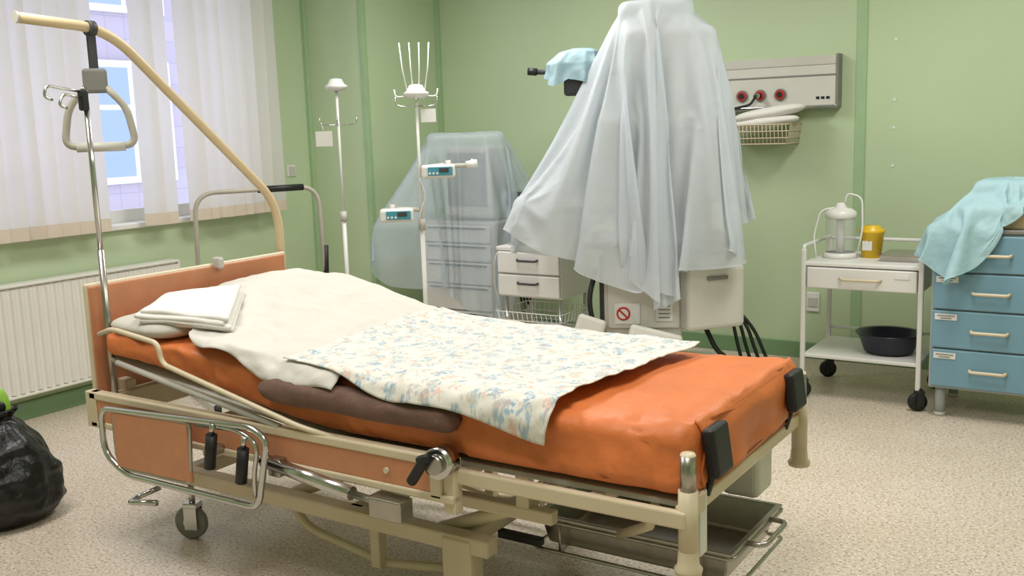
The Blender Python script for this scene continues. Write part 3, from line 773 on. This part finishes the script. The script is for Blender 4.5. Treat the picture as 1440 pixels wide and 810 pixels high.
wb=E('wall_basket'); l=[]
x0,x1,y0,y1=-2.33,-1.86,YB-.27,YB-.005
for z,o in((1.46,0),(1.42,.006),(1.38,.012),(1.345,.02)): l.append((fillet([(x0+o,y0+o,z),(x1-o,y0+o,z),(x1-o,y1,z),(x0+o,y1,z)],.02,5,True),.0035,True))
for k in range(19):
    x=x0+.02+(x1-x0-.04)*k/18; l.append(([(x,y0,1.46),(x,y0+.02,1.345),(x,y1,1.345)],.0025))
for k in range(9):
    y=y0+.03+(y1-y0-.04)*k/8; l.append(([(x0,y,1.46),(x0+.02,y,1.345),(x1-.02,y,1.345),(x1,y,1.46)],.0025))
tubes('wires',wb,l,MBEIGE,6)
tw_=E('folded_towel')
ellip('lower_fold',tw_,(-2.06,YB-.17,1.475),(.22,.10,.034),MFOLD,n=3.2,seed=1,wr=.03,tilt=.08)
ellip('upper_fold',tw_,(-2.01,YB-.17,1.525),(.20,.095,.036),MFOLD,n=2.8,seed=4,wr=.03,tilt=.14)

# ---------------- white treatment table
wt=E('instrument_table')
X0,X1,Y0,Y1=-1.57,-.98,5.24,5.74
for x in(X0,X1):
    for y in(Y0,Y1):
        box('leg',wt,(x,y,.455),(.025,.025,.71),MWHITE,bev=.006); caster('castor',wt,x,y,.048,MBLK,MBLK,top=.12,rz=30)
    tube('side_rail',wt,[(x,Y0,.79),(x,Y0,.825),(x,Y1,.825),(x,Y1,.79)],.010,MWHITE,fil=.02)
tube('back_rail',wt,[(X0,Y1,.815),(X1,Y1,.815)],.010,MWHITE)
bx('top',wt,X0,X1,Y0,Y1,.72,.742,MWHITE,bev=.006)
bx('apron_left',wt,X0+.005,X0+.02,Y0+.02,Y1,.60,.72,MWHITE); bx('apron_right',wt,X1-.02,X1-.005,Y0+.02,Y1,.60,.72,MWHITE)
bx('drawer',wt,X0+.02,X1-.02,Y0-.012,Y1-.05,.605,.715,MWHITE,bev=.006)
tube('drawer_handle',wt,[(-1.38,Y0-.012,.665),(-1.36,Y0-.035,.66),(-1.19,Y0-.035,.66),(-1.17,Y0-.012,.665)],.007,MBEIGE,fil=.015)
box('drawer_label',wt,(-1.07,Y0-.014,.685),(.07,.003,.02),MPAPER,bev=0)
bx('lower_shelf',wt,X0,X1,Y0,Y1,.225,.245,MWHITE,bev=.005)
tube('shelf_rail',wt,[(X0,Y1,.30),(X1,Y1,.30)],.008,MWHITE)
sj=E('suction_jar'); jx,jy=-1.44,5.46
lathe('jar',sj,(jx,jy,.742),[(.0,.004),(.07,.004),(.078,.015),(.078,.20),(.074,.215),(.074,.22)],MGLASS)
lathe('measuring_strip',sj,(jx,jy,.742),[(.020,.03),(.022,.032),(.022,.20),(.020,.21)],MPAPER)
lathe('lid',sj,(jx,jy,.742),[(.078,.215),(.082,.22),(.082,.245),(.06,.262),(.03,.27),(.02,.295),(.0,.297)],MWHITE)
tube('tubing',sj,[(jx+.02,jy,1.03),(jx+.03,jy,1.09),(jx+.11,jy,1.07),(jx+.12,jy-.02,.9),(jx+.10,jy-.03,.78)],.005,MPAPER,fil=.04,seg=8)
tube('tubing_b',sj,[(jx-.03,jy,1.01),(jx-.10,jy-.03,1.0),(jx-.13,jy-.05,.86),(jx-.1,jy-.1,.755)],.005,MPAPER,fil=.04,seg=8)
lathe('base_ring',sj,(jx,jy,.742),[(.0,.0),(.09,.0),(.09,.02),(.075,.03)],MWHITE)
yc_=E('sharps_container')
lathe('tub',yc_,(-1.29,5.52,.742),[(.0,0),(.05,0),(.062,.13),(.068,.135),(.068,.15),(.045,.16),(.045,.17),(0,.17)],MYEL)
box('label',yc_,(-1.30,5.464,.81),(.05,.004,.05),MPAPER,bev=0)
itr=E('instrument_tray')
V=[];F=[]
for i,z in((0,.775),(.008,.775),(.016,.745),(.02,.744)):
    V+=[(-1.22+i,5.36+i,z),(-1.0-i,5.36+i,z),(-1.0-i,5.62-i,z),(-1.22+i,5.62-i,z)]
for k in range(3):
    for a in range(4): F.append((k*4+a,k*4+(a+1)%4,(k+1)*4+(a+1)%4,(k+1)*4+a))
F.append((12,13,14,15))
o=mk('pan',itr,V,F,MSTEEL,False); md=o.modifiers.new('s','SOLIDIFY'); md.thickness=.002
bx('lid_edge',itr,-1.21,-1.01,5.37,5.61,.772,.778,MSTEEL)
bs_=E('plastic_basin')
lathe('bowl',bs_,(-1.17,5.44,.246),[(.0,0),(.10,0),(.125,.01),(.158,.10),(.17,.105),(.17,.112),(.15,.108),(.12,.02),(.0,.012)],MNAVY,sx=1.0,sy=.95)
so=E('wall_socket'); bx('plate',so,-1.82,-1.74,YB-.012,YB,.30,.42,MWHITE); bx('insert',so,-1.81,-1.75,YB-.018,YB-.01,.33,.39,MLG)
so=E('wall_socket.001'); bx('plate',so,XL,XL+.012,5.05,5.13,1.2,1.28,MWHITE); bx('insert',so,XL+.01,XL+.018,5.06,5.12,1.21,1.27,MLG)

# ---------------- blue cabinet
bc=E('drawer_cabinet'); X0,X1,Y0,Y1=-.92,-.39,5.17,5.66
bx('carcass',bc,X0,X1,Y0,Y1,.15,.93,MCABF,bev=.008)
bx('top',bc,X0-.01,X1+.01,Y0-.015,Y1,.925,.945,MGRY,bev=.005)
for z0,z1 in((.165,.352),(.36,.545),(.553,.73),(.738,.915)):
    bx('drawer',bc,X0+.012,X1-.012,Y0-.02,Y0,z0,z1,MCAB,bev=.006)
    zc_=(z0+z1)/2
    tube('handle',bc,[(-.73,Y0-.02,zc_),(-.725,Y0-.045,zc_-.004),(-.575,Y0-.045,zc_-.004),(-.57,Y0-.02,zc_)],.008,MBEIGE,fil=.015)
    box('label',bc,(X0+.075,Y0-.022,z1-.03),(.10,.003,.03),MPAPER,bev=0)
    for k in range(2): box('label_text',bc,(X0+.075,Y0-.0245,z1-.024-.012*k),(.08-.03*k,.002,.004),MGRY,bev=0)
for x in(X0+.05,X1-.05):
    for y in(Y0+.05,Y1-.05): cyl('foot',bc,(x,y,.012),(x,y,.16),.024,MCABF); cyl('foot_pad',bc,(x,y,0),(x,y,.02),.028,MLG)
wx=E('storage_box'); bx('box_body',wx,-.78,-.36,5.20,5.60,.945,1.03,MTAN,bev=.008); bx('box_lid',wx,-.79,-.35,5.19,5.61,1.03,1.045,MTAN,bev=.005)
bx('box_contents',wx,-.76,-.40,5.27,5.55,1.045,1.12,MLG,bev=.03)
LC=loc(-.60,5.41,7.5)
cloth('blue_surgical_drape',LC,[(-180,.60),(-160,.66),(-145,.68),(-128,.75),(-114,.62),(-100,.42),(-80,.33),(-45,.38),(0,.46),(45,.45),(90,.42),(140,.5),(180,.60)],1.16,60,MBLUEC,.06,1.3)
collider((-.655,5.41,.55),(.56,.53,.80),0)
collider((-.57,5.40,.98),(.47,.44,.13),0)
collider((-.58,5.41,1.08),(.34,.26,.14),0)
run_sims(76)

# ---------------- black bag
bg=E('garbage_bag')
V=[];F=[];NU=80;NVV=50
for j in range(NVV+1):
    t=j/NVV
    r=interp([(0,.12),(.04,.18),(.15,.215),(.45,.205),(.7,.15),(.85,.10),(.93,.06),(1,.085)],t)[0]
    for i in range(NU):
        th=2*pi*i/NU
        k=1+.16*nz(cos(th),sin(th),t*2,1.6)+.07*nz(cos(th),sin(th),t*3,4)+.05*(1-abs(sin(th*7+t*3)))*t
        V.append((-3.83+r*k*cos(th),2.085+r*k*sin(th),.004+.45*t+.02*nz(cos(th),sin(th),9,2)*ss(.3,1,t)))
for j in range(NVV):
    for i in range(NU): F.append((j*NU+i,j*NU+(i+1)%NU,(j+1)*NU+(i+1)%NU,(j+1)*NU+i))
F.append(tuple(range(NU))[::-1]); F.append(tuple(NVV*NU+i for i in range(NU)))
mk('bag_body',bg,V,F,MBAG)
ellip('bag_knot',bg,(-3.84,2.08,.47),(.06,.05,.045),MBAG,n=2,seed=8,wr=.05)
ellip('green_packet',bg,(-3.815,2.105,.47),(.028,.034,.08),MGRN,n=2.2,seed=2,wr=.05)

# ---------------- lights
def area(name,loc_,size,e,col):
    l=bpy.data.lights.new(name,'AREA'); l.shape='RECTANGLE'; l.size=size[0]; l.size_y=size[1]; l.energy=e; l.color=col
    o=bpy.data.objects.new(name,l); o.location=loc_; S.collection.objects.link(o); return o
for k,(x,y) in enumerate(((-3.3,1.6),(-.9,1.6),(-3.1,4.3),(-.7,4.3))):
    area('ceiling_lamp_light_%d'%k,(x,y,ZC-.06),(.6,1.2),36 if y<3 else 40,(1,.975,.94))
    lp=E('ceiling_lamp' if k==0 else 'ceiling_lamp.%03d'%k)
    bx('lamp_housing',lp,x-.32,x+.32,y-.62,y+.62,ZC-.05,ZC,MWHITE)
wd=bpy.data.worlds.new('world'); S.world=wd; wd.use_nodes=True
b=wd.node_tree.nodes['Background']; b.inputs[0].default_value=(.72,.77,1,1); b.inputs[1].default_value=2.3

# ---------------- camera
cam=bpy.data.cameras.new('camera'); co=bpy.data.objects.new('camera',cam); S.collection.objects.link(co)
cam.sensor_width=36; cam.lens=1405.6/1440*36; cam.clip_start=.05
yaw,pit,ro=radians(33.15),radians(9.2),radians(-1.86)
fwv=Vector((-sin(yaw)*cos(pit),cos(yaw)*cos(pit),-sin(pit))); rt=Vector((cos(yaw),sin(yaw),0)); up=rt.cross(fwv)
r2=rt*cos(ro)+up*sin(ro); u2=-rt*sin(ro)+up*cos(ro)
M=Matrix((r2,u2,-fwv)).transposed().to_4x4(); M.translation=(0,0,1.5)
co.matrix_world=M
S.camera=co
